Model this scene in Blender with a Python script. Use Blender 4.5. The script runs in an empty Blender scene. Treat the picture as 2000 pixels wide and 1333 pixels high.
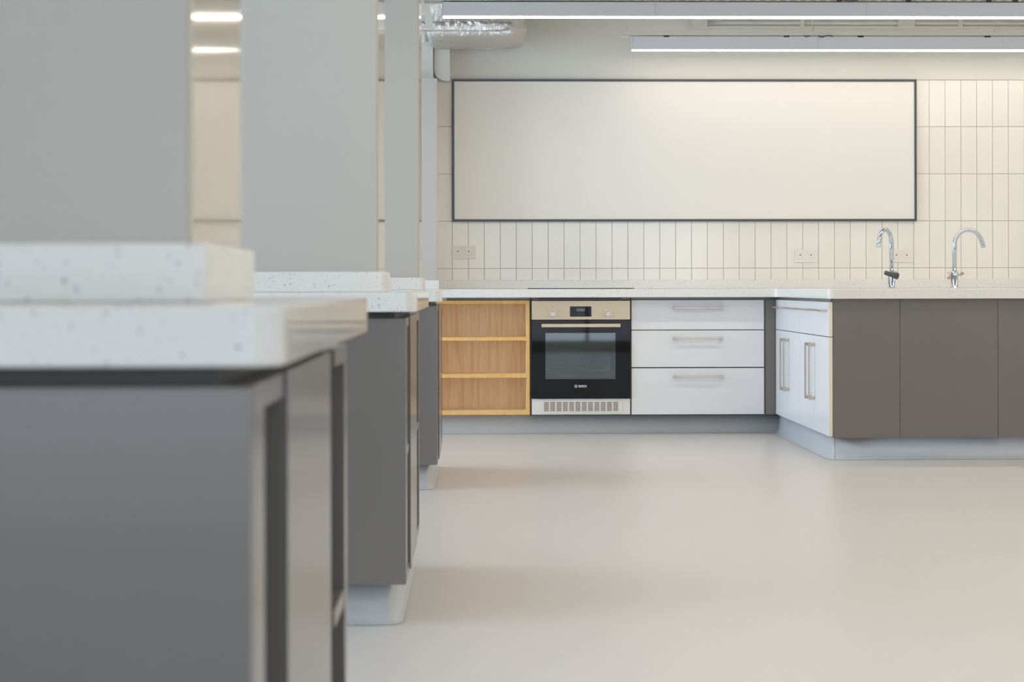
import bpy, bmesh, math, random
from mathutils import Matrix, Vector
random.seed(4)
C = bpy.context.scene.collection
sc = bpy.context.scene

# ------------------------------------------------------------------ camera, light, exposure
FPX = 3450.0                      # focal length in pixels of the 2000 px wide frame
TH = math.atan(68.0 / FPX)        # the camera looks a little to the right of the wall's normal
HC = 0.9                          # camera height
ROLL = 0.0018
cam_d = bpy.data.cameras.new('camera'); cam = bpy.data.objects.new('camera', cam_d); C.objects.link(cam)
cam_d.sensor_width = 36.0; cam_d.sensor_fit = 'HORIZONTAL'
cam_d.lens = FPX * 36.0 / 2000.0
cam_d.shift_y = -(666.5 - 560.5) / 2000.0
cam_d.clip_start = 0.05; cam_d.clip_end = 100
cam_d.dof.use_dof = True; cam_d.dof.focus_distance = 10.6; cam_d.dof.aperture_fstop = 6.6
cam.matrix_world = (Matrix.Translation((0, 0, HC)) @ Matrix.Rotation(-TH, 4, 'Z')
                    @ Matrix.Rotation(math.pi / 2, 4, 'X') @ Matrix.Rotation(-ROLL, 4, 'Z'))
sc.camera = cam

sc.view_settings.view_transform = 'Standard'; sc.view_settings.look = 'None'
sc.view_settings.gamma = 1.0; sc.view_settings.use_curve_mapping = False
sc.view_settings.exposure = 0.06
sc.cycles.max_bounces = 10; sc.cycles.diffuse_bounces = 6; sc.cycles.glossy_bounces = 6
sc.cycles.caustics_reflective = False; sc.cycles.caustics_refractive = False
sc.cycles.use_denoising = True

w = bpy.data.worlds.new('world'); sc.world = w; w.use_nodes = True
bgn = w.node_tree.nodes['Background']
bgn.inputs['Color'].default_value = (0.62, 0.80, 1.0, 1); bgn.inputs['Strength'].default_value = 1.75

STRIP = 15.0                      # brightness of the ceiling lamps' opal strips
STRIP_COL = (1.0, 0.88, 0.75)
SKY_POWER = 76.0                  # daylight through each window
SKY_COL = (0.64, 0.80, 1.0)
YW = 11.275                       # the tiled wall
XL = -3.6; XR = 4.6; YR = -3.0; ZC = 3.3
BAYS = [(2.3, 4.6), (5.45, 7.7), (8.6, 10.85)]
for a, b in BAYS:                 # daylight coming in at each window of the left wall
    ld = bpy.data.lights.new('daylight', 'AREA'); ld.shape = 'RECTANGLE'
    ld.size = b - a; ld.size_y = 2.6; ld.energy = SKY_POWER * (b - a) / 1.7 * (1.6 if a > 8 else 1.1); ld.color = SKY_COL
    lo = bpy.data.objects.new('daylight', ld); C.objects.link(lo)
    lo.location = (XL - 0.25, (a + b) / 2, 1.4); lo.rotation_euler = (math.pi / 2, 0, -math.pi / 2)
FW = (-2.6, 3.6)                  # added wide window behind the viewer, unseen, for fill light
ld = bpy.data.lights.new('daylight', 'AREA'); ld.shape = 'RECTANGLE'; ld.size = FW[1] - FW[0]; ld.size_y = 2.6; ld.energy = 60; ld.color = (0.97, 0.96, 1.0)
lo = bpy.data.objects.new('daylight', ld); C.objects.link(lo); lo.location = ((FW[0] + FW[1]) / 2, YR - 0.25, 1.4); lo.rotation_euler = (math.pi / 2, 0, 0)  # added fill light at that unseen window, brightens faces turned to the viewer

# ------------------------------------------------------------------ helpers
def at(x, y, D):
    """point of the place seen at photograph pixel (x, y) at distance D from the camera towards the tiled wall"""
    dx, dy = x - 1000.0, y - 560.5
    u = (dx - ROLL * dy) / FPX; v = -(dy + ROLL * dx) / FPX
    t = D / (math.cos(TH) - u * math.sin(TH))
    return Vector((t * (math.sin(TH) + u * math.cos(TH)), D, HC + t * v))
def ax(x, D, y=560.5): return at(x, y, D).x
def az(y, D, x=1000.0): return at(x, y, D).z

def srgb(r, g, b):
    f = lambda c: (c / 255 / 12.92) if c / 255 <= 0.04045 else ((c / 255 + 0.055) / 1.055) ** 2.4
    return (f(r), f(g), f(b), 1)

def mat(name, col, rough=0.5, metal=0.0, spec=0.5, **kw):
    m = bpy.data.materials.new(name); m.use_nodes = True
    b = m.node_tree.nodes['Principled BSDF']
    b.inputs['Base Color'].default_value = col; b.inputs['Roughness'].default_value = rough
    b.inputs['Metallic'].default_value = metal; b.inputs['Specular IOR Level'].default_value = spec
    for k, v in kw.items(): b.inputs[k.replace('_', ' ')].default_value = v
    return m
def N(m, t, **kw):
    n = m.node_tree.nodes.new(t)
    for k, v in kw.items(): setattr(n, k, v)
    return n
def L(m, a, b): m.node_tree.links.new(a, b)
def P(m): return m.node_tree.nodes['Principled BSDF']
def mix(m, fac, a, b, kind='MIX'):
    n = N(m, 'ShaderNodeMix', data_type='RGBA', blend_type=kind)
    for i, v in ((0, fac), (6, a), (7, b)):
        if hasattr(v, 'links'): L(m, v, n.inputs[i])
        else: n.inputs[i].default_value = v
    return n.outputs[2]
def noisy(m, base, amt, scale, stretch=(1, 1, 1), rough=None):
    """slight cloudy unevenness of the surface colour"""
    tc = N(m, 'ShaderNodeTexCoord'); mp = N(m, 'ShaderNodeMapping'); mp.inputs['Scale'].default_value = stretch
    nz = N(m, 'ShaderNodeTexNoise'); nz.inputs['Scale'].default_value = scale; nz.inputs['Detail'].default_value = 4
    L(m, tc.outputs['Object'], mp.inputs[0]); L(m, mp.outputs[0], nz.inputs['Vector'])
    dark = tuple(c * (1 - amt) for c in base[:3]) + (1,); lite = tuple(min(1, c * (1 + amt)) for c in base[:3]) + (1,)
    o = mix(m, nz.outputs['Fac'], dark, lite); L(m, o, P(m).inputs['Base Color'])
    return nz
def speckle(m, base, flecks, into='Base Color'):
    """flecks: (cells per metre, radius, share of cells, colour)"""
    tc = N(m, 'ShaderNodeTexCoord'); cur = base
    for sc_, rad, share, col in flecks:
        v = N(m, 'ShaderNodeTexVoronoi'); v.inputs['Scale'].default_value = sc_
        L(m, tc.outputs['Object'], v.inputs['Vector'])
        sp = N(m, 'ShaderNodeSeparateColor'); L(m, v.outputs['Color'], sp.inputs[0])
        a = N(m, 'ShaderNodeMath', operation='LESS_THAN'); L(m, v.outputs['Distance'], a.inputs[0]); a.inputs[1].default_value = rad
        b = N(m, 'ShaderNodeMath', operation='LESS_THAN'); L(m, sp.outputs[0], b.inputs[0]); b.inputs[1].default_value = share
        c = N(m, 'ShaderNodeMath', operation='MULTIPLY'); L(m, a.outputs[0], c.inputs[0]); L(m, b.outputs[0], c.inputs[1])
        cur = mix(m, c.outputs[0], cur, col)
    L(m, cur, P(m).inputs[into])

M = {}
M['plaster'] = mat('painted_plaster', srgb(224, 222, 214), 0.7, spec=0.3); noisy(M['plaster'], srgb(224, 222, 214), 0.015, 3)
M['ceiling'] = mat('ceiling_paint', srgb(200, 198, 190), 0.8, spec=0.2)
M['grout'] = mat('tile_grout', srgb(196, 188, 176), 0.8, spec=0.2)
M['stone'] = mat('speckled_solid_surface', srgb(226, 225, 221), 0.10, spec=0.28)
speckle(M['stone'], srgb(226, 225, 221), [(160, 0.28, 0.35, srgb(208, 208, 207)), (105, 0.24, 0.26, srgb(190, 192, 195)), (66, 0.15, 0.13, srgb(146, 148, 152))])
M['grey'] = mat('grey_laminate', srgb(115, 111, 107), 0.2, spec=0.5); noisy(M['grey'], srgb(115, 111, 107), 0.02, 5)
M['grey_dark'] = mat('grey_carcass', srgb(88, 86, 82), 0.5, spec=0.3)
M['white_door'] = mat('white_laminate', srgb(228, 228, 229), 0.3, spec=0.45); noisy(M['white_door'], srgb(228, 228, 229), 0.008, 4)
M['edge_white'] = mat('cream_edging', srgb(232, 226, 206), 0.45)
M['partition'] = mat('pale_grey_board', srgb(187, 184, 177), 0.5, spec=0.3); noisy(M['partition'], srgb(187, 184, 177), 0.02, 1.5)
M['gloss_end'] = mat('glossy_end_cladding', srgb(190, 178, 156), 0.07, spec=0.4)
M['steel'] = mat('brushed_steel', srgb(203, 186, 160), 0.38, metal=0.75); noisy(M['steel'], srgb(203, 186, 160), 0.03, 60, (0.2, 1, 12))
M['nickel'] = mat('brushed_nickel', srgb(196, 186, 174), 0.32, metal=0.9)
M['chrome'] = mat('polished_chrome', srgb(196, 204, 214), 0.05, metal=1.0)
M['black_glass'] = mat('black_glass', (0.006, 0.006, 0.006, 1), 0.03, spec=0.2)
M['black'] = mat('black_plastic', (0.012, 0.012, 0.013, 1), 0.35)
M['enamel'] = mat('grey_oven_enamel', srgb(140, 142, 142), 0.35)
M['wire'] = mat('oven_rack_wire', srgb(215, 215, 215), 0.25, metal=0.6)
M['print'] = mat('white_print', srgb(235, 235, 235), 0.4)
M['print_grey'] = mat('grey_print', srgb(150, 138, 122), 0.5)
M['display'] = mat('grey_display', srgb(100, 102, 104), 0.2)
M['logo'] = mat('logo_grey', srgb(160, 160, 160), 0.4)
M['frame'] = mat('anthracite_frame', srgb(78, 80, 82), 0.35, metal=0.2)
M['board'] = mat('whiteboard_enamel', srgb(230, 228, 222), 0.28, spec=0.5)
M['plastic'] = mat('white_plastic', srgb(226, 222, 214), 0.35)
M['pin'] = mat('dark_slots', srgb(60, 55, 50), 0.6)
M['pin_pale'] = mat('pale_slots', srgb(196, 188, 178), 0.6)
M['lamp'] = mat('lamp_housing', srgb(214, 217, 224), 0.5)
M['white_metal'] = mat('white_painted_metal', srgb(214, 212, 204), 0.45)
M['tray'] = mat('galvanised_tray', srgb(170, 170, 164), 0.4, metal=0.6)
M['vent'] = mat('white_vent_panel', srgb(228, 226, 222), 0.35)
M['vent_dark'] = mat('vent_slots', srgb(120, 98, 84), 0.7)
M['opal'] = mat('opal_strip', (1, 1, 1, 1), 0.5)
P(M['opal']).inputs['Emission Color'].default_value = STRIP_COL + (1,)
P(M['opal']).inputs['Emission Strength'].default_value = STRIP * 1.15
for n_, k_ in (('opal_low', 0.72), ('opal_high', 1.6)):   # the row by the wall is dimmed, the next one turned up
    M[n_] = M['opal'].copy(); M[n_].name = n_; P(M[n_]).inputs['Emission Strength'].default_value = STRIP * k_
M['window_frame'] = mat('window_frame', srgb(210, 212, 212), 0.4)

def gm(name):
    # glass pane that mirrors and lets the dark oven behind show
    m = bpy.data.materials.new(name); m.use_nodes = True; nt = m.node_tree
    nt.nodes.remove(nt.nodes['Principled BSDF']); out = nt.nodes['Material Output']
    t = nt.nodes.new('ShaderNodeBsdfTransparent'); t.inputs[0].default_value = (0.72, 0.76, 0.76, 1)
    g = nt.nodes.new('ShaderNodeBsdfGlossy'); g.inputs['Roughness'].default_value = 0.03
    f = nt.nodes.new('ShaderNodeFresnel'); f.inputs[0].default_value = 1.75
    mx = nt.nodes.new('ShaderNodeMixShader')
    nt.links.new(f.outputs[0], mx.inputs[0]); nt.links.new(t.outputs[0], mx.inputs[1]); nt.links.new(g.outputs[0], mx.inputs[2])
    nt.links.new(mx.outputs[0], out.inputs[0])
    return m
M['pane'] = gm('oven_pane')

# tiles: glazed off-white, each a little different
m = mat('white_wall_tile', srgb(236, 233, 224), 0.12, spec=0.5); M['tile'] = m
tc = N(m, 'ShaderNodeTexCoord'); g = N(m, 'ShaderNodeNewGeometry')
o = mix(m, g.outputs['Random Per Island'], srgb(232, 229, 221), srgb(235, 232, 225)); L(m, o, P(m).inputs['Base Color'])
# floor: pale grey safety vinyl with faint flecks
m = mat('pale_vinyl_floor', srgb(208, 204, 200), 0.34, spec=0.4); M['floor'] = m
speckle(m, srgb(208, 204, 200), [(240, 0.25, 0.10, srgb(196, 192, 184)), (160, 0.12, 0.05, srgb(226, 224, 220))])
m = mat('coved_vinyl_skirting', srgb(193, 196, 199), 0.4, spec=0.4); M['cove'] = m
speckle(m, srgb(193, 196, 199), [(240, 0.25, 0.12, srgb(176, 180, 184)), (110, 0.10, 0.10, srgb(215, 215, 215)), (90, 0.08, 0.06, srgb(110, 112, 114))])
# oak veneer with upright grain
def wood(name, c0, c1, c2, rough=0.5):
    m = mat(name, c1, rough, spec=0.3); tc = N(m, 'ShaderNodeTexCoord'); mp = N(m, 'ShaderNodeMapping')
    mp.inputs['Scale'].default_value = (1, 1, 0.06); L(m, tc.outputs['Object'], mp.inputs[0])
    n1 = N(m, 'ShaderNodeTexNoise'); n1.inputs['Scale'].default_value = 48; n1.inputs['Detail'].default_value = 6; n1.inputs['Distortion'].default_value = 0.6
    n2 = N(m, 'ShaderNodeTexNoise'); n2.inputs['Scale'].default_value = 160; n2.inputs['Detail'].default_value = 3
    for n in (n1, n2): L(m, mp.outputs[0], n.inputs['Vector'])
    r = N(m, 'ShaderNodeValToRGB'); r.color_ramp.elements[0].color = c0; r.color_ramp.elements[1].color = c2
    r.color_ramp.elements[0].position = 0.3; r.color_ramp.elements[1].position = 0.7
    e = r.color_ramp.elements.new(0.5); e.color = c1; L(m, n1.outputs['Fac'], r.inputs[0])
    r2 = N(m, 'ShaderNodeMath', operation='GREATER_THAN'); L(m, n2.outputs['Fac'], r2.inputs[0]); r2.inputs[1].default_value = 0.6
    r3 = N(m, 'ShaderNodeMath', operation='MULTIPLY'); L(m, r2.outputs[0], r3.inputs[0]); r3.inputs[1].default_value = 0.5
    L(m, mix(m, r3.outputs[0], r.outputs[0], c0), P(m).inputs['Base Color'])
    return m
M['wood'] = wood('oak_veneer', srgb(232, 202, 160), srgb(246, 222, 186), srgb(250, 230, 198))
M['wood_edge'] = wood('oak_edging', srgb(230, 182, 106), srgb(236, 190, 118), srgb(240, 198, 130))
# crinkled foil
m = mat('crinkled_foil', srgb(216, 210, 202), 0.34, metal=0.85); M['foil'] = m
tc = N(m, 'ShaderNodeTexCoord'); v = N(m, 'ShaderNodeTexNoise'); v.inputs['Scale'].default_value = 22; v.inputs['Detail'].default_value = 8; v.inputs['Distortion'].default_value = 1.2
mp = N(m, 'ShaderNodeMapping'); mp.inputs['Scale'].default_value = (1.5, 1, .6); L(m, tc.outputs['Object'], mp.inputs[0]); L(m, mp.outputs[0], v.inputs['Vector'])
bp = N(m, 'ShaderNodeBump'); bp.inputs['Strength'].default_value = 0.65; bp.inputs['Distance'].default_value = 0.03
v2 = N(m, 'ShaderNodeTexVoronoi'); v2.inputs['Scale'].default_value = 12; L(m, v.outputs['Color'], v2.inputs['Vector'])
ad = N(m, 'ShaderNodeMath', operation='ADD'); L(m, v.outputs['Fac'], ad.inputs[0]); ml = N(m, 'ShaderNodeMath', operation='MULTIPLY'); L(m, v2.outputs['Distance'], ml.inputs[0]); ml.inputs[1].default_value = 0.25
L(m, ml.outputs[0], ad.inputs[1]); L(m, ad.outputs[0], bp.inputs['Height']); L(m, bp.outputs[0], P(m).inputs['Normal'])

class MB:
    def __init__(s): s.bm = bmesh.new()
    def box(s, x0, x1, y0, y1, z0, z1, bev=0.0, seg=2):
        x0, x1 = sorted((x0, x1)); y0, y1 = sorted((y0, y1)); z0, z1 = sorted((z0, z1))
        t = bmesh.new(); bmesh.ops.create_cube(t, size=1)
        for v in t.verts: v.co = Vector(((v.co.x + .5) * (x1 - x0) + x0, (v.co.y + .5) * (y1 - y0) + y0, (v.co.z + .5) * (z1 - z0) + z0))
        if bev: bmesh.ops.bevel(t, geom=t.edges[:], offset=bev, segments=seg, profile=0.5, affect='EDGES')
        return s._add(t)
    def _add(s, t):
        me = bpy.data.meshes.new('tmp'); t.to_mesh(me); t.free(); s.bm.from_mesh(me); bpy.data.meshes.remove(me); return s
    def prism(s, pts, z0, z1, bev=0.0):
        t = bmesh.new(); vs = [t.verts.new((x, y, z0)) for x, y in pts]; f = t.faces.new(vs)
        r = bmesh.ops.extrude_face_region(t, geom=[f])
        for v in r['geom']:
            if isinstance(v, bmesh.types.BMVert): v.co.z = z1
        bmesh.ops.recalc_face_normals(t, faces=t.faces[:])
        if bev:
            ed = [e for e in t.edges if abs(e.verts[0].co.z - e.verts[1].co.z) < 1e-6]
            bmesh.ops.bevel(t, geom=ed, offset=bev, segments=2, profile=0.5, affect='EDGES')
        return s._add(t)
    def extrude(s, prof, axis, a, b):
        """closed profile of (p, q) swept from a to b along 'x' or 'y'; the profile lies in the other two axes (p horizontal, q up)"""
        t = bmesh.new()
        mk = (lambda p, q, c: (c, p, q)) if axis == 'x' else (lambda p, q, c: (p, c, q))
        A = [t.verts.new(mk(p, q, a)) for p, q in prof]; B = [t.verts.new(mk(p, q, b)) for p, q in prof]; n = len(prof)
        for i in range(n): t.faces.new((A[i], A[(i + 1) % n], B[(i + 1) % n], B[i]))
        t.faces.new(A); t.faces.new(B[::-1]); bmesh.ops.recalc_face_normals(t, faces=t.faces[:])
        return s._add(t)
    def tube(s, pts, r, n=14, cap=True):
        pts = [Vector(p) for p in pts]; rs = r if isinstance(r, (list, tuple)) else [r] * len(pts)
        t = bmesh.new(); rings = []; up = None
        for i, p in enumerate(pts):
            d = (pts[min(i + 1, len(pts) - 1)] - pts[max(i - 1, 0)]).normalized()
            if up is None:
                up = d.orthogonal().normalized()
            else:
                up = (up - d * up.dot(d)).normalized()
            w_ = d.cross(up)
            rings.append([t.verts.new(p + (up * math.cos(2 * math.pi * k / n) + w_ * math.sin(2 * math.pi * k / n)) * rs[i]) for k in range(n)])
        for a, b in zip(rings, rings[1:]):
            for k in range(n): t.faces.new((a[k], a[(k + 1) % n], b[(k + 1) % n], b[k])).smooth = True
        if cap: t.faces.new(rings[0][::-1]); t.faces.new(rings[-1])
        bmesh.ops.recalc_face_normals(t, faces=t.faces[:])
        return s._add(t)
    def build(s, name, m, parent=None):
        me = bpy.data.meshes.new(name); s.bm.to_mesh(me); s.bm.free(); me.materials.append(m)
        o = bpy.data.objects.new(name, me); C.objects.link(o)
        if parent is not None:
            o.parent = parent
            o.matrix_parent_inverse = Matrix.Identity(4); o.location = -Vector(ROOT.get(parent.name, (0, 0, 0)))
            # parts are written in world coordinates: shift them under the thing's own base point
        return o
ROOT = {}
def thing(name, label, cat, loc, group=None):
    o = bpy.data.objects.new(name, None); C.objects.link(o); o.location = loc; o.empty_display_size = 0.1
    o['label'] = label; o['category'] = cat
    if group: o['group'] = group
    ROOT[o.name] = tuple(loc)
    return o
def tag(o, label, cat, group=None):
    o['label'] = label; o['category'] = cat
    if group: o['group'] = group
    return o
def struct(name, mb, m):
    o = mb.build(name, m); o['kind'] = 'structure'; return o
def B(*a, **k): return MB().box(*a, **k)
def arc(cx, cy, r, a0, a1, n=8):
    return [(cx + r * math.cos(math.radians(a0 + (a1 - a0) * i / n)), cy + r * math.sin(math.radians(a0 + (a1 - a0) * i / n))) for i in range(n + 1)]

# ------------------------------------------------------------------ room shell
struct('floor', B(XL - .3, XR + .2, YR - .2, YW + .2, -0.1, 0.0), M['floor'])
struct('ceiling', B(XL - .3, XR + .2, YR - .2, YW + .2, ZC, ZC + 0.1), M['ceiling'])
struct('wall_right', B(XR, XR + .2, YR, YW, 0, ZC), M['plaster'])
struct('wall_front', B(XL, XR, YR - .2, YR, 0, 0.1).box(XL, XR, YR - .2, YR, 2.7, ZC).box(XL, FW[0], YR - .2, YR, 0.1, 2.7).box(FW[1], XR, YR - .2, YR, 0.1, 2.7), M['plaster'])
f = B(FW[0], FW[0] + .05, YR - .12, YR - .06, 0.1, 2.7).box(FW[1] - .05, FW[1], YR - .12, YR - .06, 0.1, 2.7).box(FW[0] + .05, FW[1] - .05, YR - .12, YR - .06, 0.1, 0.15).box(FW[0] + .05, FW[1] - .05, YR - .12, YR - .06, 2.65, 2.7)
for q in (-.55, 1.5): f.box(q, q + .05, YR - .12, YR - .06, 0.15, 2.65)
struct('window_4', f, M['window_frame'])  # frame of the added window behind the viewer
lw = MB(); zs0, zs1 = 0.1, 2.7; yy = YR
for a, b in BAYS:
    lw.box(XL - .2, XL, yy, a, 0, ZC); lw.box(XL - .2, XL, a, b, 0, zs0); lw.box(XL - .2, XL, a, b, zs1, ZC); yy = b
lw.box(XL - .2, XL, yy, YW, 0, ZC); struct('wall_left', lw, M['plaster'])
for i, (a, b) in enumerate(BAYS):
    f = MB()
    f.box(XL - .12, XL - .06, a, a + .05, zs0, zs1).box(XL - .12, XL - .06, b - .05, b, zs0, zs1)
    f.box(XL - .12, XL - .06, a + .05, b - .05, zs0, zs0 + .05).box(XL - .12, XL - .06, a + .05, b - .05, zs1 - .05, zs1)
    f.box(XL - .12, XL - .06, (a + b) / 2 - .02, (a + b) / 2 + .02, zs0 + .05, zs1 - .05)
    struct('window_%d' % (i + 1), f, M['window_frame'])
# back wall: plaster above, tiles below (grout bed with raised tiles)
TP, TR = 0.10195, 0.302; tile_x0 = ax(883.6, YW); tile_ztop = az(156, YW, 900)
struct('wall_back', B(XL, XR, YW + 0.004, YW + .2, 0, ZC), M['grout'])
pl = B(XL, XR, YW - 0.0015, YW + 0.004, tile_ztop + 0.002, ZC)
struct('wall_back_plaster', pl, M['plaster'])
tl = MB(); zrow = [az(y, YW, 900) for y in (247.5, 340.2, 432.4, 524.8)]
rows = [(zrow[0], tile_ztop), (zrow[1], zrow[0]), (zrow[2], zrow[1]), (zrow[3], zrow[2]), (zrow[3] - 0.302, zrow[3])]
i0 = int((-0.9 - tile_x0) / TP); i1 = int((XR - tile_x0) / TP)
tb = bmesh.new()
def tile(bm, x0, x1, z0, z1):
    y0, y1, b = YW - 0.0015, YW + 0.004, 0.0010
    o = [bm.verts.new(p) for p in ((x0, y1, z0), (x1, y1, z0), (x1, y1, z1), (x0, y1, z1))]
    i = [bm.verts.new(p) for p in ((x0 + b, y0, z0 + b), (x1 - b, y0, z0 + b), (x1 - b, y0, z1 - b), (x0 + b, y0, z1 - b))]
    bm.faces.new(i)
    for k in range(4): bm.faces.new((o[k], o[(k + 1) % 4], i[(k + 1) % 4], i[k]))
for z0, z1 in rows:
    for k in range(i0, i1 + 1):
        tile(tb, tile_x0 + k * TP + .0008, tile_x0 + (k + 1) * TP - .0008, z0 + .0008, z1 - .0008)
bmesh.ops.recalc_face_normals(tb, faces=tb.faces[:])
t_ = MB(); t_.bm.free(); t_.bm = tb
struct('wall_back_tiles', t_, M['tile'])

# ------------------------------------------------------------------ heights shared by all the units
ZT, ZB = 0.886, 0.8345            # worktop top and underside
ZP = 0.8167                       # top of the fronts
Z0 = 0.1143                       # underside of the units
ZU = 0.9425                       # top of the upstands
def cove(pts, top=Z0, r=0.035):
    """skirting with its curved foot swept along stations (x, y, nx, ny); n points away from the units"""
    prof = [(-0.02, 0.001), (-0.02, top), (0.0, top)]
    prof += [(r - r * math.cos(math.radians(t)), r - r * math.sin(math.radians(t))) for t in range(0, 91, 15)]
    prof[-1] = (r, 0.001)
    t = bmesh.new(); n = len(prof); rings = [[t.verts.new((x + nx * p, y + ny * p, q)) for p, q in prof] for x, y, nx, ny in pts]
    for a, b in zip(rings, rings[1:]):
        for k in range(n):
            f = t.faces.new((a[k], a[(k + 1) % n], b[(k + 1) % n], b[k])); f.smooth = 2 <= k < n - 1
    t.faces.new(rings[0][::-1]); t.faces.new(rings[-1]); bmesh.ops.recalc_face_normals(t, faces=t.faces[:])
    return MB()._add(t)
def turn(x, y, a0, a1, rc=0.012, n=5):
    """outer corner: centre (x, y), normals turning from a0 to a1 degrees"""
    return [(x + rc * math.cos(math.radians(a0 + (a1 - a0) * i / n)), y + rc * math.sin(math.radians(a0 + (a1 - a0) * i / n)),
             math.cos(math.radians(a0 + (a1 - a0) * i / n)), math.sin(math.radians(a0 + (a1 - a0) * i / n))) for i in range(n + 1)]

# ------------------------------------------------------------------ the three benches on the left
def bench(Dp, dx, which, xw):
    """Dp: distance of the front panel; which: words that single the bench out"""
    X0 = -0.189 + dx; XE = XL + 0.002; Y1 = Dp + 1.085
    t = thing('base_cabinet', f'dark grey bench cabinet with open end shelves, {which}', 'cabinet', (X0 - 1.5, Dp + .5, 0), 'grey bench cabinets on the left')
    c = MB()
    c.box(XE, X0 - 0.33, Dp + .019, Y1, Z0, ZP)                                   # body behind the end shelves
    c.box(X0 - 0.33, X0, Dp + .004 + .019, Dp + .094, Z0, ZP, 0.001)              # uprights
    c.box(X0 - 0.33, X0, Dp + .256, Dp + .77, Z0, ZP, 0.001); c.box(X0 - 0.33, X0 - .010, Dp + .7705, Dp + .868, Z0, ZP, 0.001)
    c.box(X0 - 0.33, X0, Dp + 1.037, Y1, Z0, ZP, 0.001)
    for a, b in ((.094, .256), (.868, 1.037)):
        c.box(X0 - 0.33, X0, Dp + a, Dp + b, 0.794, ZP); c.box(X0 - 0.33, X0, Dp + a, Dp + b, Z0, Z0 + 0.024)
    c.build('carcass', M['grey'], t)
    B(XE, X0, Dp, Dp + .018, Z0, ZP, bev=0.001).build('front_panel', M['grey'], t)
    B(XE, X0 - 0.03, Dp + .03, Y1 - .02, ZP, ZB - 0.0005).build('top_rail', M['grey_dark'], t)
    for a, b in ((.094, .256), (.868, 1.037)):
        B(X0 - 0.328, X0 - 0.001, Dp + a + .0005, Dp + b - .0005, 0.447, 0.471).build('shelf', M['grey'], t)
    B(X0 + .0005, X0 + .003, Dp + .258, Dp + .768, Z0, ZP, bev=0.0008).build('end_panel', M['grey'], t)
    xk = X0 - 0.045; yk = Dp + 0.075; ye = Y1 - .06
    cove([(XE, yk, 0, -1)] + turn(xk - .012, yk + .012, -90, 0) + turn(xk - .012, ye - .012, 0, 90) + [(XE, ye, 0, 1)]).build('plinth', M['cove'], t)
    # worktop with a rounded corner
    XW = xw; F = Dp - 0.03; R = 0.035; BK = F + 1.16
    pts = [(XE, F)] + arc(XW - R, F + R, R, -90, 0) + arc(XW - R, BK - R, R, 0, 90) + [(XE, BK)]
    w_ = thing('worktop', f'white speckled worktop with raised edge, {which}', 'worktop', (X0 - 1.5, Dp + .5, ZB), 'speckled worktops of the left benches')
    MB().prism(pts, ZB, ZT, 0.003).build('slab', M['stone'], w_)
    # raised kerb that carries the partition
    UF = F + 0.238; UB = UF + 0.365; XU = -0.257 + (dx * .9)
    MB().prism([(XE, UF)] + arc(XU - .008, UF + .008, .008, -90, 0, 3) + arc(XU - .008, UB - .008, .008, 0, 90, 3) + [(XE, UB)], ZT + .0003, ZU, 0.002).build('upstand', M['stone'], w_)
    pf = UF + 0.015; pb = UB - 0.012; XF = XU - 0.015
    p_ = thing('partition', f'tall pale grey partition rising from the worktop, {which}', 'partition', (X0 - 1.5, (pf + pb) / 2, ZU), 'tall partitions between the benches')
    B(XE, XF - .006, pf, pb, ZU + .0003, ZC - .002, bev=0.0).build('board', M['partition'], p_)
    B(XF - .006, XF, pf, pb, ZU + .0003, ZC - .002, bev=0.001).build('end_cladding', M['gloss_end'], p_)
bench(1.478, 0.0, 'nearest to the viewer at the left edge', -0.160)
bench(4.662, 0.0, 'second from the viewer', -0.158)
bench(7.795, 0.012, 'farthest, next to the oak shelves', -0.154)

# the low one against the tiled wall
Y4 = 10.955; X4 = -0.2444; Z4 = az(153, Y4, 840)
p4 = thing('partition', 'shorter pale grey boxing against the tiled wall, its top below the foil duct', 'partition', (-1.5, 11.1, ZU))
B(XL + .002, X4 - .006, Y4, YW - .002, ZU + .0003, Z4).build('board', M['partition'], p4)
B(X4 - .006, X4, Y4, YW - .002, ZU + .0003, Z4, bev=0.001).build('end_cladding', M['gloss_end'], p4)

# ------------------------------------------------------------------ back run and right-hand block: worktop
DC = 10.731                       # plane of the fronts on the back run
DWT = 10.63                       # front edge of the back worktop
DPN = ax(1, 1) * 0 + 9.093        # front panel of the right-hand block
XD = ax(1617, 9.16 * 1.0)         # plane of its doors
XD = at(1515, 700, DC).x
XWK = XD - 0.012                  # its worktop's left edge
XPE = 4.40
R = 0.03
pts = [(XL + .01, DWT)] + [(x, y) for x, y in arc(XWK - R, DWT - R, R, 90, 0)]
pts += [(x, y) for x, y in arc(XWK + R, DPN - .035 + R, R, 180, 270)]
pts += [(XPE, DPN - .035), (XPE, YW - .002), (XL + .01, YW - .002)]
wt = thing('worktop', 'long white speckled worktop running along the tiled wall and out to the sinks', 'worktop', (1.0, 10.9, ZB))
MB().prism(pts, ZB, ZT, 0.003).build('slab', M['stone'], wt)
u = MB(); u.box(X4 + .0, XPE, YW - .022, YW - .002, ZT + .0003, az(547.2, YW, 1000), 0.002)
u.build('upstand', M['stone'], wt)
u = MB(); u.box(XL + .01, -0.236, Y4 - .015, Y4 - .001, ZT + .0003, az(547.6, Y4, 850), 0.002)
u.box(X4 + .001, -0.236, Y4 - .0005, YW - .023, ZT + .0003, az(547.6, Y4, 850), 0.002)
u.build('upstand', M['stone'], wt)

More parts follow.
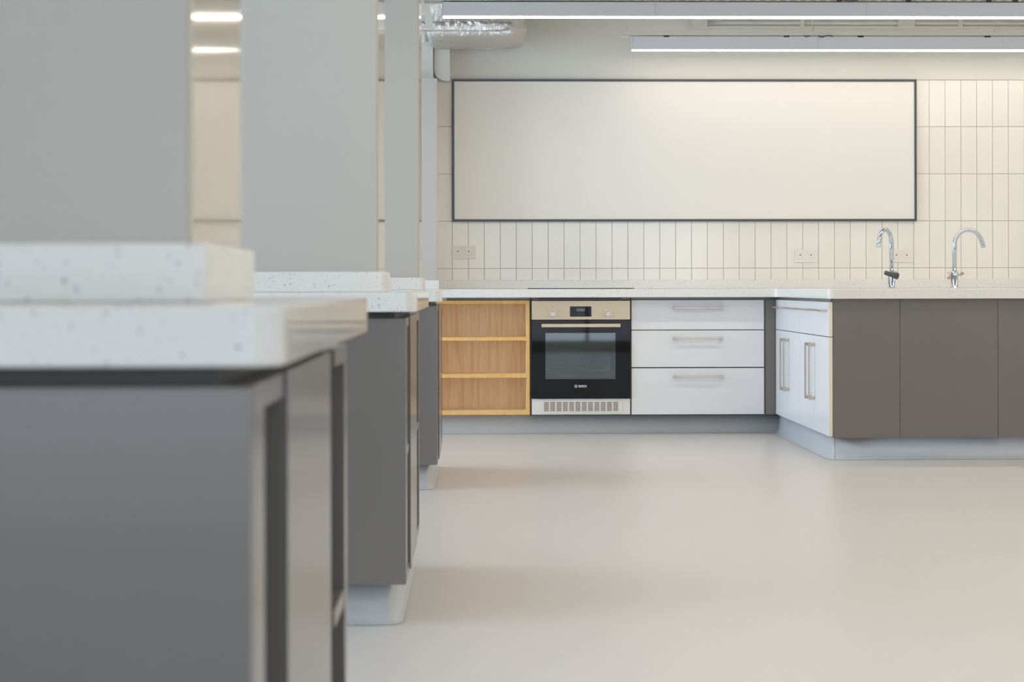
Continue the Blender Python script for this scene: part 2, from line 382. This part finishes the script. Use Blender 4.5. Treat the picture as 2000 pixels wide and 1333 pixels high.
# ------------------------------------------------------------------ back run units
def bar_handle(p0, p1, off, parent, name='handle'):
    """bar from p0 to p1 held off its front by 'off' (vector) on two square posts"""
    p0, p1, off = Vector(p0), Vector(p1), Vector(off); d = (p1 - p0).normalized(); h = MB(); r = 0.0045
    def blk(c, half):
        h.box(c.x - half.x, c.x + half.x, c.y - half.y, c.y + half.y, c.z - half.z, c.z + half.z, 0.0015)
    a, b = p0 + off, p1 + off
    ad = Vector(abs(c) for c in d)
    one = Vector((1, 1, 1))
    blk((a + b) / 2, ad * (b - a).length / 2 + (one - ad) * r)
    on = off.normalized(); ao = Vector(abs(c) for c in on)
    for q in (p0 + d * 0.009, p1 - d * 0.009):
        L_ = off.length - r
        blk(q + on * (L_ / 2 + .0002), ao * (L_ / 2) + ad * 0.009 + (one - ad - ao) * 0.005)
    return h.build(name, M['nickel'], parent)

zt, zb = az(586.5, DC, 1000), az(810.6, DC, 1000)
xo = [ax(v, DC) for v in (1034.3, 1038.3, 1230.2, 1233.2, 1491.8, 1495.3)]
YB = YW - 0.01                    # backs of the units
# oak shelf unit
x0, x1 = xo[0] - 0.60, xo[0]
t = thing('shelf_unit', 'open oak shelf unit with three compartments left of the oven', 'shelf unit', ((x0 + x1) / 2, 11.0, Z0))
zz = [az(v, DC, 950) for v in (587.2, 594, 659.3, 665.9, 731.7, 738.5, 803.6, 811)]
W = 0.019
f = MB(); f.box(x0, x0 + W, DC, DC + .006, zz[7], zz[0], .001).box(x1 - W, x1, DC, DC + .006, zz[7], zz[0], .001)
f.box(x0 + W, x1 - W, DC, DC + .006, zz[1], zz[0], .001).box(x0 + W, x1 - W, DC, DC + .006, zz[7], zz[6], .001)
f.build('edging', M['wood_edge'], t)
f = MB(); e = DC + .006
f.box(x0, x0 + W, e, YB - .02, zz[7], zz[0]).box(x1 - W, x1, e, YB - .02, zz[7], zz[0])
f.box(x0 + W, x1 - W, e, YB - .02, zz[1], zz[0]).box(x0 + W, x1 - W, e, YB - .02, zz[7], zz[6])
f.build('carcass', M['wood'], t)
B(x0 + W, x1 - W, DC + .26, DC + .268, zz[6], zz[1]).build('back_panel', M['wood'], t)
for a, b in ((3, 2), (5, 4)):
    s_ = B(x0 + W + .0005, x1 - W - .0005, DC + .012, DC + .259, zz[a], zz[b]).build('shelf', M['wood'], t)
    B(x0 + W + .0005, x1 - W - .0005, DC + .004, DC + .0115, zz[a], zz[b], bev=.001).build('edging', M['wood_edge'], s_)
t = thing('base_cabinet', 'dark grey cabinet left of the oak shelves, behind the farthest bench', 'cabinet', (x0 - .7, 11, Z0))
B(XL + .012, x0 - .004, DC + .02, YB, Z0 + .002, ZB - .001).build('carcass', M['grey_dark'], t)
for k in range(3): B(x0 - .006 - (k + 1) * .96, x0 - .008 - k * .96, DC, DC + .0195, Z0 + .004, ZP, bev=.001).build('door', M['grey'], t)
# grey housing round the oven and the rail under the worktop
t = thing('oven_housing', 'dark grey housing panels around the oven', 'cabinet', ((xo[1] + xo[2]) / 2, 11.0, Z0))
f = MB()
for a, b in ((xo[0], xo[1]), (xo[2], xo[3])): B(a + .0005, b - .0005, DC + .012, YB, Z0 + .002, ZB - .0005).build('side_panel', M['grey_dark'], t)
B(xo[1], xo[2], DC + .03, YB, Z0 + .002, az(811, DC)).build('base', M['grey_dark'], t)
rail = B(xo[0] - .6, xo[0] - .0005, DC + .014, DC + .034, zt + .001, ZB - .0005)
rail.box(xo[1], xo[2], DC + .0195, DC + .034, az(587, DC) + .001, ZB - .0005).box(xo[3], XD + .02, DC + .014, DC + .034, zt + .001, ZB - .0005)
tag(rail.build('support_rail', M['grey']), 'dark grey recessed rail directly under the back worktop', 'rail')

# oven
xa, xb = xo[1], xo[2]; zc1, zc0 = az(587.6, DC, 1130), az(624.8, DC, 1130); zd1, zd0 = az(626.2, DC, 1130), az(778.4, DC, 1130)
ov = thing('oven', 'built-in oven with steel control panel and black glass door', 'oven', ((xa + xb) / 2, 11.0, az(778, DC)))
YO = DC - 0.012
wx = (ax(1065, YO), ax(1202, YO)); wz = (az(741.5, YO), az(651, YO))
c = MB(); yb_ = DC + .50
c.box(xa + .01, wx[0] - .004, DC + .02, yb_, zd0 + .004, zc1 - .01).box(wx[1] + .004, xb - .01, DC + .02, yb_, zd0 + .004, zc1 - .01)
c.box(wx[0] - .004, wx[1] + .004, DC + .02, yb_, wz[1] + .03, zc1 - .01).box(wx[0] - .004, wx[1] + .004, DC + .02, yb_, zd0 + .004, wz[0] - .004)
c.box(wx[0] - .004, wx[1] + .004, yb_ - .02, yb_, wz[0] - .004, wz[1] + .03)
c.build('oven_body', M['enamel'], ov)
cp = B(xa, xb, YO, DC + .019, zc0, zc1, bev=.0015).build('control_panel', M['steel'], ov)
dsp = B(ax(1113, YO), ax(1155, YO), YO - .0012, YO - .0002, az(619.2, YO), az(599.2, YO)).build('display_panel', M['black_glass'], cp)
B(ax(1126, YO), ax(1142, YO), YO - .0018, YO - .0013, az(608.6, YO), az(603.3, YO)).build('display', M['display'], cp)
f = MB()
for px in (1128.5, 1134.2, 1139.5): f.box(ax(px - .7, YO), ax(px + .7, YO), YO - .0018, YO - .0013, az(614.6, YO), az(613.2, YO))
f.build('button', M['display'], cp)
for kx in (1080.4, 1187.8):
    cx, cz = ax(kx, YO), az(613.6, YO)
    MB().tube([(cx, YO - .0003, cz), (cx, YO - .006, cz)], .0215, 32).build('knob_ring', M['nickel'], cp)
    k_ = MB().tube([(cx, YO - .0065, cz), (cx, YO - .022, cz), (cx, YO - .0255, cz)], [.0175, .0165, .0145], 32).build('knob', M['white_metal'], cp)
    f = MB()
    for dx_, dz_ in ((-10.5, -5.5), (-10.5, -.5), (-10.5, 4.5), (9.6, -6), (9.6, -1), (9.6, 4.5), (0, -12)):
        q = .0022
        B(cx + dx_ / 321.5 - q, cx + dx_ / 321.5 + q, YO - .0008, YO - .0003, cz - dz_ / 321.5 - q, cz - dz_ / 321.5 + q).build('symbol', M['print_grey'], cp)
# door: black glass round a see-through pane
d_ = MB(); yd0, yd1 = YO, DC + .019
d_.box(xa, wx[0], yd0, yd1, zd0, zd1).box(wx[1], xb, yd0, yd1, zd0, zd1).box(wx[0], wx[1], yd0, yd1, wz[1], zd1).box(wx[0], wx[1], yd0, yd1, zd0, wz[0])
dr = d_.build('door', M['black_glass'], ov)
B(wx[0] + .0003, wx[1] - .0003, yd0 + .0002, yd0 + .004, wz[0] + .0003, wz[1] - .0003).build('window_pane', M['pane'], dr)
hx0, hx1 = ax(1057.4, YO - .04), ax(1211.7, YO - .04); hz0, hz1 = az(640, YO - .04), az(633.2, YO - .04)
h = MB(); h.box(hx0, hx1, YO - .045, YO - .030, hz0, hz1, .002)
for q in (hx0 + .03, hx1 - .045): h.box(q, q + .015, YO - .030, YO - .0003, hz0 + .002, hz1 - .004)
h.build('handle', M['steel'], dr)
lg = MB(); cx, cz = ax(1124.6, YO), az(755.3, YO)
ring = [(cx + .0095 * math.cos(a * math.pi / 16), YO - .0008, cz + .0095 * math.sin(a * math.pi / 16)) for a in range(33)]
lg.tube(ring, .0008, 6, cap=False)
lg.box(cx - .0042, cx - .0028, YO - .0012, YO - .0004, cz - .0066, cz + .0066).box(cx + .0028, cx + .0042, YO - .0012, YO - .0004, cz - .0066, cz + .0066)
lg.box(cx - .0028, cx + .0028, YO - .0012, YO - .0004, cz - .0007, cz + .0007)
lg.tube([(cx, YO - .0003, cz), (cx, YO - .0006, cz)], .0090, 28).build('emblem', M['logo'], dr)
cu = bpy.data.curves.new('brand', 'FONT'); cu.body = 'BOSCH'; cu.align_x = 'LEFT'; cu.align_y = 'CENTER'; cu.size = 0.0205; cu.extrude = 0.0003; cu.offset = 0.0005
co = bpy.data.objects.new('brand', cu); C.objects.link(co)
bpy.context.view_layer.update()
me = bpy.data.meshes.new_from_object(co.evaluated_get(bpy.context.evaluated_depsgraph_get())); bpy.data.objects.remove(co)
xs = [v.co.x for v in me.vertices]; ys = [v.co.y for v in me.vertices]
tw = ax(1145.3, YO) - ax(1129.8, YO); k = tw / (max(xs) - min(xs)); hgt = 4.4 / 321.5; ky = hgt / (max(ys) - min(ys))
bx = ax(1129.8, YO); my = (max(ys) + min(ys)) / 2
for v in me.vertices:
    x, y, z = v.co; v.co = (bx + (x - min(xs)) * k, YO - .0007 - z, cz + (y - my) * ky)
me.materials.append(M['print']); o = bpy.data.objects.new('lettering', me); C.objects.link(o); o.parent = dr
# rack and tray inside
rk = MB(); yi = DC + .05
za, zb_ = az(715, yi), az(724, yi)
rk.tube([(wx[0] + .004, yi, za), (wx[0] + .012, yi, zb_ + .006), (wx[0] + .022, yi, zb_), (wx[1] - .022, yi, zb_), (wx[1] - .012, yi, zb_ + .006), (wx[1] - .004, yi, za)], .0016, 6)
for q in range(1, 22):
    x = wx[0] + .02 + (wx[1] - wx[0] - .04) * q / 22
    rk.tube([(x, yi, zb_), (x, yi + .36, zb_)], .0012, 5)
rk.tube([(wx[0] + .01, yi + .36, zb_), (wx[1] - .01, yi + .36, zb_)], .0016, 6)
rk.build('rack', M['wire'], ov)
rk = MB(); tx0, tx1 = ax(1086, yi + .01), ax(1185, yi + .01); zt0, zt1 = az(736.5, yi), az(720, yi)
rk.tube([(tx0, yi + .01, zt1), (tx0, yi + .01, zt0 + .01), (tx0 + .01, yi + .01, zt0), (tx1 - .01, yi + .01, zt0), (tx1, yi + .01, zt0 + .01), (tx1, yi + .01, zt1)], .0012, 6)
rk.box(tx0 + .003, tx1 - .003, yi + .02, yi + .34, zt0 - .001, zt0 + .001)
rk.build('tray', M['enamel'], ov)

# vented panel below the oven
t = thing('vent_panel', 'white panel with a slotted ventilation grille under the oven', 'vent panel', ((xa + xb) / 2, DC, az(811, DC)))
B(xa, xb, DC, DC + .018, az(810.7, DC), az(779.6, DC), bev=.001).build('panel', M['vent'], t)
g_ = B(ax(1054.5, DC), ax(1215.5, DC), DC - .003, DC - .0003, az(808.4, DC), az(783.5, DC), bev=.0012).build('grille', M['plastic'], t)
f = MB(); gx0 = 1030 + 305 / 9.524
for k in range(12):
    cx0 = gx0 + k * 12.31
    for r_ in range(10):
        y_ = 786.3 + r_ * 1.83
        f.box(ax(cx0, DC), ax(cx0 + 9.4, DC), DC - .0036, DC - .0031, az(y_ + 1.0, DC), az(y_, DC))
f.build('slots', M['vent_dark'], g_)

# drawer unit
t = thing('drawer_unit', 'white unit of three wide drawers right of the oven', 'drawer unit', ((xo[3] + xo[4]) / 2, 11.0, Z0))
B(xo[3] + .001, xo[4] - .001, DC + .02, YB, Z0 + .002, zt - .001).build('carcass', M['grey_dark'], t)
for (ya, yb2), hy in zip(((586.4, 644.2), (645.8, 717.4), (719.6, 809.8)), (601.6, 661.2, 735.4)):
    dw = B(xo[3], xo[4], DC, DC + .019, az(yb2, DC, 1360), az(ya, DC, 1360), bev=.001).build('drawer', M['white_door'], t)
    hz = az(hy, DC, 1360); bar_handle((ax(1315, DC), DC, hz), (ax(1411, DC), DC, hz), (0, -.032, 0), dw)
fp = B(xo[5], XD - .001, DC + .001, DC + .020, Z0 + .004, zt)
fp.box(xo[4] + .0008, xo[5] - .0003, DC + .012, DC + .02, Z0 + .004, zt)
tag(fp.build('filler_panel', M['grey']), 'narrow dark grey filler panel between the white drawers and the corner', 'panel')
# hob
hb = thing('hob', 'thin black glass hob lying in the worktop above the oven', 'hob', (ax(1135, 10.95), 10.95, ZT))
B(ax(1031, 10.72), ax(1239, 10.72), 10.72, 11.17, ZT + .0005, ZT + .005, bev=.001).build('glass', M['black_glass'], hb)
B(ax(1053, DWT), ax(1216, DWT), DC - .05, 11.1, ZB - .008, ZB - .0005).build('underside', M['black'], hb)

# ------------------------------------------------------------------ right-hand block: two sink units and grey backs
lines = [DPN + .003, 9.535, 9.93, 10.325, DC - .004]
zsp = 0.637; zdb = 0.1225; zdt = 0.8176; g = .002
XB = XD + 0.019
tag(B(XD + .012, XD + .03, DPN + .0195, DC + .013, zdt + .001, ZB - .0005).build('support_rail', M['grey']), 'dark grey recessed rail above the white drawers of the sink block', 'rail')
for n, (i_, lab) in enumerate(((0, 'white sink unit with two doors and two drawers, nearer the viewer'), (2, 'white sink unit with two doors and two drawers, nearer the corner'))):
    ya, yb2 = lines[i_], lines[i_ + 2]
    t = thing('sink_unit', lab, 'cabinet', (XD + .3, (ya + yb2) / 2, Z0), 'white sink units')
    B(XB + .012, XB + .50, ya + .002 + (.02 if i_ == 0 else 0), yb2 - .001, Z0 + .001, ZB - .02).build('carcass', M['grey_dark'], t)
    for j in (i_, i_ + 1):
        a, b = lines[j] + g, lines[j + 1] - g
        dw = B(XD, XB, a, b, zsp + g, zdt, bev=.0008).build('drawer', M['white_door'], t)
        bar_handle((XD, a + .045, .7735), (XD, a + .345, .7735), (-.032, 0, 0), dw)
        do = B(XD, XB, a, b, zdb, zsp - g, bev=.0008).build('door', M['white_door'], t)
        hy = (b - .05) if j == i_ else (a + .05)
        bar_handle((XD, hy, .288), (XD, hy, .594), (-.032, 0, 0), do)
        if j == 0:
            B(XD + .0005, XB - .0005, a - .0006, a - .0001, zdb, zsp - g).build('edging', M['edge_white'], do)
            B(XD + .0005, XB - .0005, a - .0006, a - .0001, zsp + g, zdt).build('edging', M['edge_white'], dw)
xs_ = [XB + .001, ax(1757.6, DPN), ax(1949, DPN), ax(1949, DPN) + .505]
t = thing('sink_block', 'dark grey panelled back of the sink block facing the viewer', 'cabinet', (2.5, DPN, Z0))
xs_.append(XPE - .01)
for k in range(4):
    B(xs_[k] + .0008, xs_[k + 1] - .0008, DPN, DPN + .018, Z0, ZB - .0005, bev=.001).build('back_panel', M['grey'], t)
B(XB + .501, XPE - .012, DPN + .02, YB, Z0 + .001, ZB - .001).build('carcass', M['grey_dark'], t)
# plinths under back run and block
f = MB(); yk = 10.82; xk = XD + .03; yp = DPN + .055
struct('baseboard_back', cove([(XL + .01, yk, 0, -1), (xk, yk, -1, -1)]), M['cove'])
struct('baseboard_right', cove([(xk, yk, -1, -1)] + turn(xk + .012, yp + .012, 180, 270)[:-1] + [(xk + .012, yp, 0, -1)]), M['cove'])
struct('baseboard_front', cove([(xk + .012, yp, 0, -1), (XPE - .02, yp, 0, -1)]), M['cove'])

# ------------------------------------------------------------------ taps
def tap(px, D, ang, label):
    """ang: direction of the spout, degrees from +X towards the viewer"""
    bx = ax(px, D); t = thing('tap', label, 'tap', (bx, D, ZT), 'chrome taps on the sink block')
    zb0 = ZT + .0005; hB = (561.5 - 528) / 345; zt_ = zb0 + hB
    MB().tube([(bx, D, zb0), (bx, D, zb0 + .004), (bx, D, zb0 + .005), (bx, D, zt_ - .004), (bx, D, zt_)], [.024, .024, .0205, .0205, .018], 28).build('body', M['chrome'], t)
    R_ = 0.083; rise = (528 - 476) / 345; d = Vector((math.cos(math.radians(ang)), -math.sin(math.radians(ang)), 0))
    pts = [Vector((bx, D, zt_ - .01)), Vector((bx, D, zt_ + rise))]
    for k in range(1, 19):
        a = math.radians(180 - k * 9.2); pts.append(Vector((bx, D, zt_ + rise)) + d * (R_ + R_ * math.cos(a)) + Vector((0, 0, R_ * 1.03 * math.sin(a))))
    end = pts[-1] + (pts[-1] - pts[-2]).normalized() * 0.028; pts.append(end)
    s_ = MB().tube(pts, .0125, 20).build('spout', M['chrome'], t)
    dd = (pts[-1] - pts[-2]).normalized()
    MB().tube([end + dd * .0002, end + dd * .010], [.0132, .0132], 20).build('aerator', M['chrome'], s_)
    # side lever: a short stub with a paddle on it
    return t, bx, zt_
t, bx, zt_ = tap(1741.5, 10.0, 128, 'chrome arched tap on the left, its lever facing the viewer')
f = MB(); zl = az(537, 10.0, 1741)
f.tube([(bx + .004, 10.0 - .018, zl), (bx + .006, 10.0 - .055, zl)], .021, 22)
f.build('lever_hub', M['chrome'], t)
f = MB(); f.tube([(bx + .022, 10 - .062, zl - .009), (bx - .025, 10 - .064, zl + .003), (bx - .055, 10 - .066, zl + .012)], [.019, .014, .012], 18)
f.build('lever', M['frame'], t)
t, bx, zt_ = tap(1864.3, 10.0, -8, 'chrome arched tap on the right, its spout turned right')
f = MB(); zl = az(539, 10.0, 1864)
f.tube([(bx - .018, 10.0, zl), (bx - .040, 10.0 + .006, zl)], .021, 22)
f.build('lever_hub', M['nickel'], t)
f = MB(); f.tube([(bx + .016, 10.0 + .01, zl + .004), (bx + .055, 10.0 + .03, zl + .014)], [.008, .009], 14)
f.build('lever', M['nickel'], t)

# ------------------------------------------------------------------ sockets
def socket(x0, x1, y0, y1, label, first=False):
    a, b = ax(x0, YW), ax(x1, YW); z0, z1 = az(y1, YW, x0), az(y0, YW, x0); Y = YW - .0018
    t = thing('socket', label, 'socket', ((a + b) / 2, Y, z0), 'double sockets on the tiles')
    B(a, b, Y - .009, Y - .0002, z0, z1, bev=.002).build('plate', M['plastic'], t)
    for c_ in (.25, .72):
        cx = a + (b - a) * c_; s_ = MB(); s_.box(cx - .003, cx + .003, Y - .0096, Y - .0091, z0 + (z1 - z0) * .52, z0 + (z1 - z0) * .62)
        s_.build('earth_hole', M['pin'], t)
        s_ = MB()
        for q in (-.014, .009): s_.box(cx + q, cx + q + .007, Y - .0095, Y - .0091, z0 + (z1 - z0) * .26, z0 + (z1 - z0) * .31)
        s_.build('pin_holes', M['pin_pale'], t)
    for c_ in (.40, .58):
        cx = a + (b - a) * c_
        B(cx - .006, cx + .006, Y - .012, Y - .0091, z0 + (z1 - z0) * .68, z0 + (z1 - z0) * .92, bev=.001).build('switch', M['plastic'], t)
socket(883.2, 928.5, 480.8, 505.6, 'white double socket on the tiles below the left end of the whiteboard')
socket(1551.5, 1596.2, 487.4, 513.0, 'white double socket on the tiles between the drawers and the taps')
socket(1739.5, 1782.5, 487.4, 513.0, 'white double socket half hidden behind the left tap')

# ------------------------------------------------------------------ whiteboard
t = thing('whiteboard', 'very wide white board with thin dark grey frame on the tiled wall', 'whiteboard', (ax(1337, YW), YW, az(431, YW, 1300)))
a, b = ax(883.4, YW - .02), ax(1791, YW - .02); z1, z0 = az(154.6, YW - .02, 884), az(433.2, YW - .02, 884); W = .0145; Yf, Yk = YW - .022, YW - .002
f = MB(); f.box(a, a + W, Yf, Yk, z0, z1, .001).box(b - W, b, Yf, Yk, z0, z1, .001).box(a + W, b - W, Yf, Yk, z1 - W, z1, .001).box(a + W, b - W, Yf, Yk, z0, z0 + W, .001)
f.build('frame', M['frame'], t)
B(a + W, b - W, Yf + .006, Yk, z0 + W, z1 - W).build('board', M['board'], t)

# ------------------------------------------------------------------ linear lamps
ZL = 2.370; HL = 0.0774; LM = 1.157; WL = 0.058
def lamp(x, D, label, group):
    t = thing('linear_light', label, 'light', (x + LM / 2, D, ZL), group)
    B(x + .0008, x + LM - .0008, D, D + WL, ZL + .001, ZL + HL, bev=.0008).build('housing', M['lamp'], t)
    B(x + .003, x + LM - .003, D + .001, D + WL - .001, ZL - .0035, ZL + .0008).build('diffuser', M['opal_low' if D == D2 else 'opal_high' if D == D1 else 'opal'], t)
    f = MB(); f.box(x - .0006, x + .0006, D - .002, D + WL, ZL + .004, ZL + HL + .003)
    f.build('joint', M['white_metal'], t)
    return t
D1, D2 = 9.59, 10.93
xa1, xa2 = ax(865, D1), ax(1235, D2)
nm = ['left end module', 'second module from the left', 'third module from the left', 'fourth module from the left']
for k in range(4): lamp(xa1 + k * LM, D1, f'grey linear light in the upper, nearer row, {nm[k]}', 'linear lights of the upper nearer row')
for k in range(3): lamp(xa2 + k * LM, D2, f'grey linear light in the lower row by the wall, {nm[k]}', 'linear lights of the farther row')
for D, w_ in ((8.25, 'third row from the tiled wall'), (6.91, 'fourth row from the tiled wall'), (5.57, 'fifth row from the tiled wall'), (4.23, 'sixth row from the tiled wall'), (2.89, 'seventh row from the tiled wall'), (1.55, 'eighth row from the tiled wall')):  # added rows out of view, put in to raise the room's light level
    for k in range(4): lamp(xa1 + k * LM, D, f'grey linear light, {w_}, {nm[k]}', 'added unseen linear lights above the picture')
# mounting rails over the two rows
t = thing('mounting_rail', 'white mounting rail with dark clips just above the farther light row', 'rail', (ax(1600, D2), D2, ZL + HL + .005))
xr0 = ax(1219, D2)
B(xr0, XR - .3, D2 + .005, D2 + .05, ZL + HL + .012, ZL + HL + .036, bev=.001).build('rail', M['white_metal'], t)
B(xr0 - .006, xr0 + .03, D2, D2 + .055, ZL + HL + .003, ZL + HL + .0115, bev=.002).build('end_cap', M['white_metal'], t)
for px in (1303, 1538, 1683, 1931):
    B(ax(px - 5, D2), ax(px + 5, D2), D2 + .003, D2 + .03, ZL + HL + .0005, ZL + HL + .011).build('clip', M['pin'], t)
for px, top in ((1225, 1), (1590, 1), (1945, 1)):
    MB().tube([(ax(px, D2), D2 + .028, ZL + HL + .036), (ax(px, D2), D2 + .028, ZC)], .002 if px != 1590 else .004, 6).build('suspension_wire', M['white_metal'], t)
t = thing('cable_tray', 'perforated metal cable tray above the nearer light row, at the top edge', 'cable tray', (2, D1, ZL + HL))
f = MB(); x = xa1 + .3; zt_ = ZL + HL + .007
f.box(xa1 - .1, XR - .3, D1 - .0, D1 + .004, zt_ + .018, zt_ + .055)
while x < XR - .4:
    f.box(x, x + .03, D1, D1 + .004, zt_, zt_ + .018); x += .055
f.box(xa1 - .1, XR - .3, D1 + .004, D1 + .10, zt_ + .0, zt_ + .003)
f.build('tray', M['tray'], t)
for px in (1775, 1932, 1984, 1640): B(ax(px - 5, D1), ax(px + 5, D1), D1 - .006, D1 - .0005, zt_ - .004, zt_ + .012).build('clip', M['pin'], t)
for px in (1100, 1700): MB().tube([(ax(px, D1), D1 + .05, zt_ + .003), (ax(px, D1), D1 + .05, ZC)], .003, 6).build('suspension_wire', M['white_metal'], t)
def loop(pts, label):
    tag(MB().tube(pts, .003, 8).build('cable', M['pin']), label, 'cable', 'loose cables on the light rails')
zr = ZL + HL + .004; X_ = lambda p: ax(p, D2)
loop([(X_(1571), D2 - .002, zr + .008), (X_(1574), D2 - .004, zr - .002), (X_(1583), D2 - .004, zr + .003)], 'short dark cable loop at the rail of the farther lights, left of the wire')
loop([(X_(1598), D2 - .004, zr + .003), (X_(1606), D2 - .006, zr - .004), (X_(1614), D2 - .004, zr + .004), (X_(1622), D2 - .004, zr + .006), (X_(1627), D2 - .006, zr - .002)], 'curled dark cable at the rail of the farther lights, right of the wire')
X1 = lambda p: ax(p, D1)
loop([(X1(1645), D1 - .010, zt_ + .008), (X1(1660), D1 - .012, zt_ - .0005), (X1(1676), D1 - .010, zt_ + .006), (X1(1690), D1 - .010, zt_ + .014)], 'dark cable hanging from the tray over the nearer lights')

# ------------------------------------------------------------------ conduits and boxes on the wall
Yc = YW - .03
for n_, (y_, lab) in enumerate(((44, 'white painted pipe on the upper wall, the thicker upper one'), (52, 'white painted pipe on the upper wall, the thin lower one'))):
    z = az(y_, Yc, 1400)
    x0_ = ax(1383, Yc) if n_ == 0 else ax(1383, Yc)
    f = MB().tube([(x0_, Yc + .006, z), (XR - .01, Yc + .006, z)], .012 if n_ == 0 else .007, 12)
    tag(f.build('pipe', M['white_metal']), lab, 'pipe', 'white pipes on the upper wall')
for px, lab in ((1365.5, 'square white junction box at the left end of the wall pipes'), (1769.5, 'square white junction box halfway along the wall pipes, above the whiteboard corner')):
    t = thing('junction_box', lab, 'junction box', (ax(px, Yc), Yc, az(56, Yc, px)), 'junction boxes on the upper wall')
    B(ax(px - 16.5, Yc), ax(px + 16.5, Yc), Yc - .03, Yc - .012, az(55.5, Yc, px), az(30, Yc, px), bev=.003).build('box', M['white_metal'], t)
    B(ax(px - 15, Yc), ax(px + 15, Yc), Yc - .034, Yc - .0305, az(54.3, Yc, px), az(31.3, Yc, px), bev=.002).build('lid', M['white_metal'], t)
for px in (1567, 1876):
    f = MB(); z = az(46, Yc, px)
    f.box(ax(px - 4, Yc), ax(px + 4, Yc), Yc - .012, Yc - .0065, z - .03, z + .035, .001)
    tag(f.build('pipe_clip', M['white_metal']), 'white clip holding the two wall pipes, ' + ('left one between the boxes' if px < 1700 else 'right one beyond the second box'), 'pipe clip', 'clips on the wall pipes')

# ------------------------------------------------------------------ foil duct, bracket, bulkhead
def foil_block(x0, x1, y0, y1, z0, z1, r, n=7, amp=.006, seed=1):
    rnd = random.Random(seed); bm = bmesh.new(); rings = []
    prof = []                                    # outline in plan, rounded corners
    for cx, cy, a0 in ((x1 - r, y0 + r, -90), (x1 - r, y1 - r, 0), (x0 + r, y1 - r, 90), (x0 + r, y0 + r, 180)):
        prof += arc(cx, cy, r, a0, a0 + 90, 9)
    out = []
    for i in range(len(prof)):                   # add points along the straight runs
        p, q = Vector(prof[i]), Vector(prof[(i + 1) % len(prof)]); k = max(1, int((q - p).length / .03))
        out += [p.lerp(q, j / k) for j in range(k)]
    cx, cy = (x0 + x1) / 2, (y0 + y1) / 2
    levels = [(z0, .72), (z0 + .004, .90), (z0 + .02, .965), (z0 + .05, .99)] + [(z0 + .05 + (z1 - z0 - .05) * j / n, 1.0) for j in range(1, n * 2) if z0 + .05 + (z1 - z0 - .05) * j / n <= z1 + 1e-6]
    for z, s_ in levels:
        rings.append([bm.verts.new((cx + (p.x - cx) * s_ + rnd.uniform(-amp, amp), cy + (p.y - cy) * s_ + rnd.uniform(-amp, amp), z + rnd.uniform(-amp, amp) * .5)) for p in out])
    m_ = len(out)
    for a, b in zip(rings, rings[1:]):
        for k in range(m_): bm.faces.new((a[k], a[(k + 1) % m_], b[(k + 1) % m_], b[k])).smooth = True
    bm.faces.new(rings[0][::-1]); bm.faces.new(rings[-1]); bmesh.ops.recalc_face_normals(bm, faces=bm.faces[:])
    t = MB(); t.bm.free(); t.bm = bm; return t
dz = az(70, 10.5, 900)
t = thing('duct', 'silver foil-wrapped air duct coming down above the left end of the whiteboard', 'duct', (0, 10.8, dz))
foil_block(ax(833, 10.5), ax(1029, 10.62), 10.47, 11.16, dz, ZC - .01, .10, 14, .006, 3).build('foil_wrap', M['foil'], t)
foil_block(ax(800, 10.4), ax(1000, 10.4), 10.40, 10.465, dz + .02, dz + .05, .02, 3, .003, 5).build('seam_band', M['foil'], t)
# boxing above the low partition
zb1 = az(88, 11.0, 830)
t = thing('bulkhead', 'white boxing above the short partition, below the duct', 'bulkhead', (-1.8, 11.1, Z4))
B(XL + .01, ax(847, 11.17), 11.17, YW - .003, Z4 + .001, dz + .06, bev=.002).build('boxing', M['plaster'], t)
xa_, xb_ = ax(848.5, 11.19), ax(879.5, 11.19); r = .07
pr = [(xa_, dz + .06)] + [(xa_ + r - r * math.cos(math.radians(a)), Z4 + .012 + r - r * math.sin(math.radians(a))) for a in range(0, 91, 15)] + [(xb_, Z4 + .012), (xb_, dz + .06)]
MB().extrude(pr, 'y', 11.19, YW - .003).build('curved_end', M['plaster'], t)
# triangular bracket
Dk = 10.1; t = thing('bracket', 'white triangular metal bracket by the ceiling beside the foil duct', 'bracket', (ax(830, Dk), Dk, az(55, Dk, 830)))
f = MB(); q = lambda x, y: (at(x, y, Dk).x, at(x, y, Dk).z)
for a, b, c, d in (((812, 4), (838, 4), (842.3, 28), (812, 28)), ((830, 28), (842.3, 28), (846.4, 49), (832, 49)), ((812, 49), (846.4, 49), (847.6, 56), (812, 56))):
    f.extrude([q(*a), q(*b), q(*c), q(*d)], 'y', Dk, Dk + .02)
f.build('plate', M['white_metal'], t)
MB().tube([(ax(818, Dk), Dk + .01, az(4, Dk, 818)), (ax(818, Dk), Dk + .01, ZC)], .006, 8).build('rod', M['white_metal'], t)
tag(B(ax(812, 10.42), ax(831, 10.42), 10.415, 10.445, az(76, 10.42, 825), dz + .021, bev=.002).box(ax(824, 10.42), ax(831, 10.42), 10.415, 10.445, az(84, 10.42, 825), az(76, 10.42, 825) + .001, .001).build('clip', M['white_metal']), 'small white clip under the foil duct beside the tall partition', 'clip')
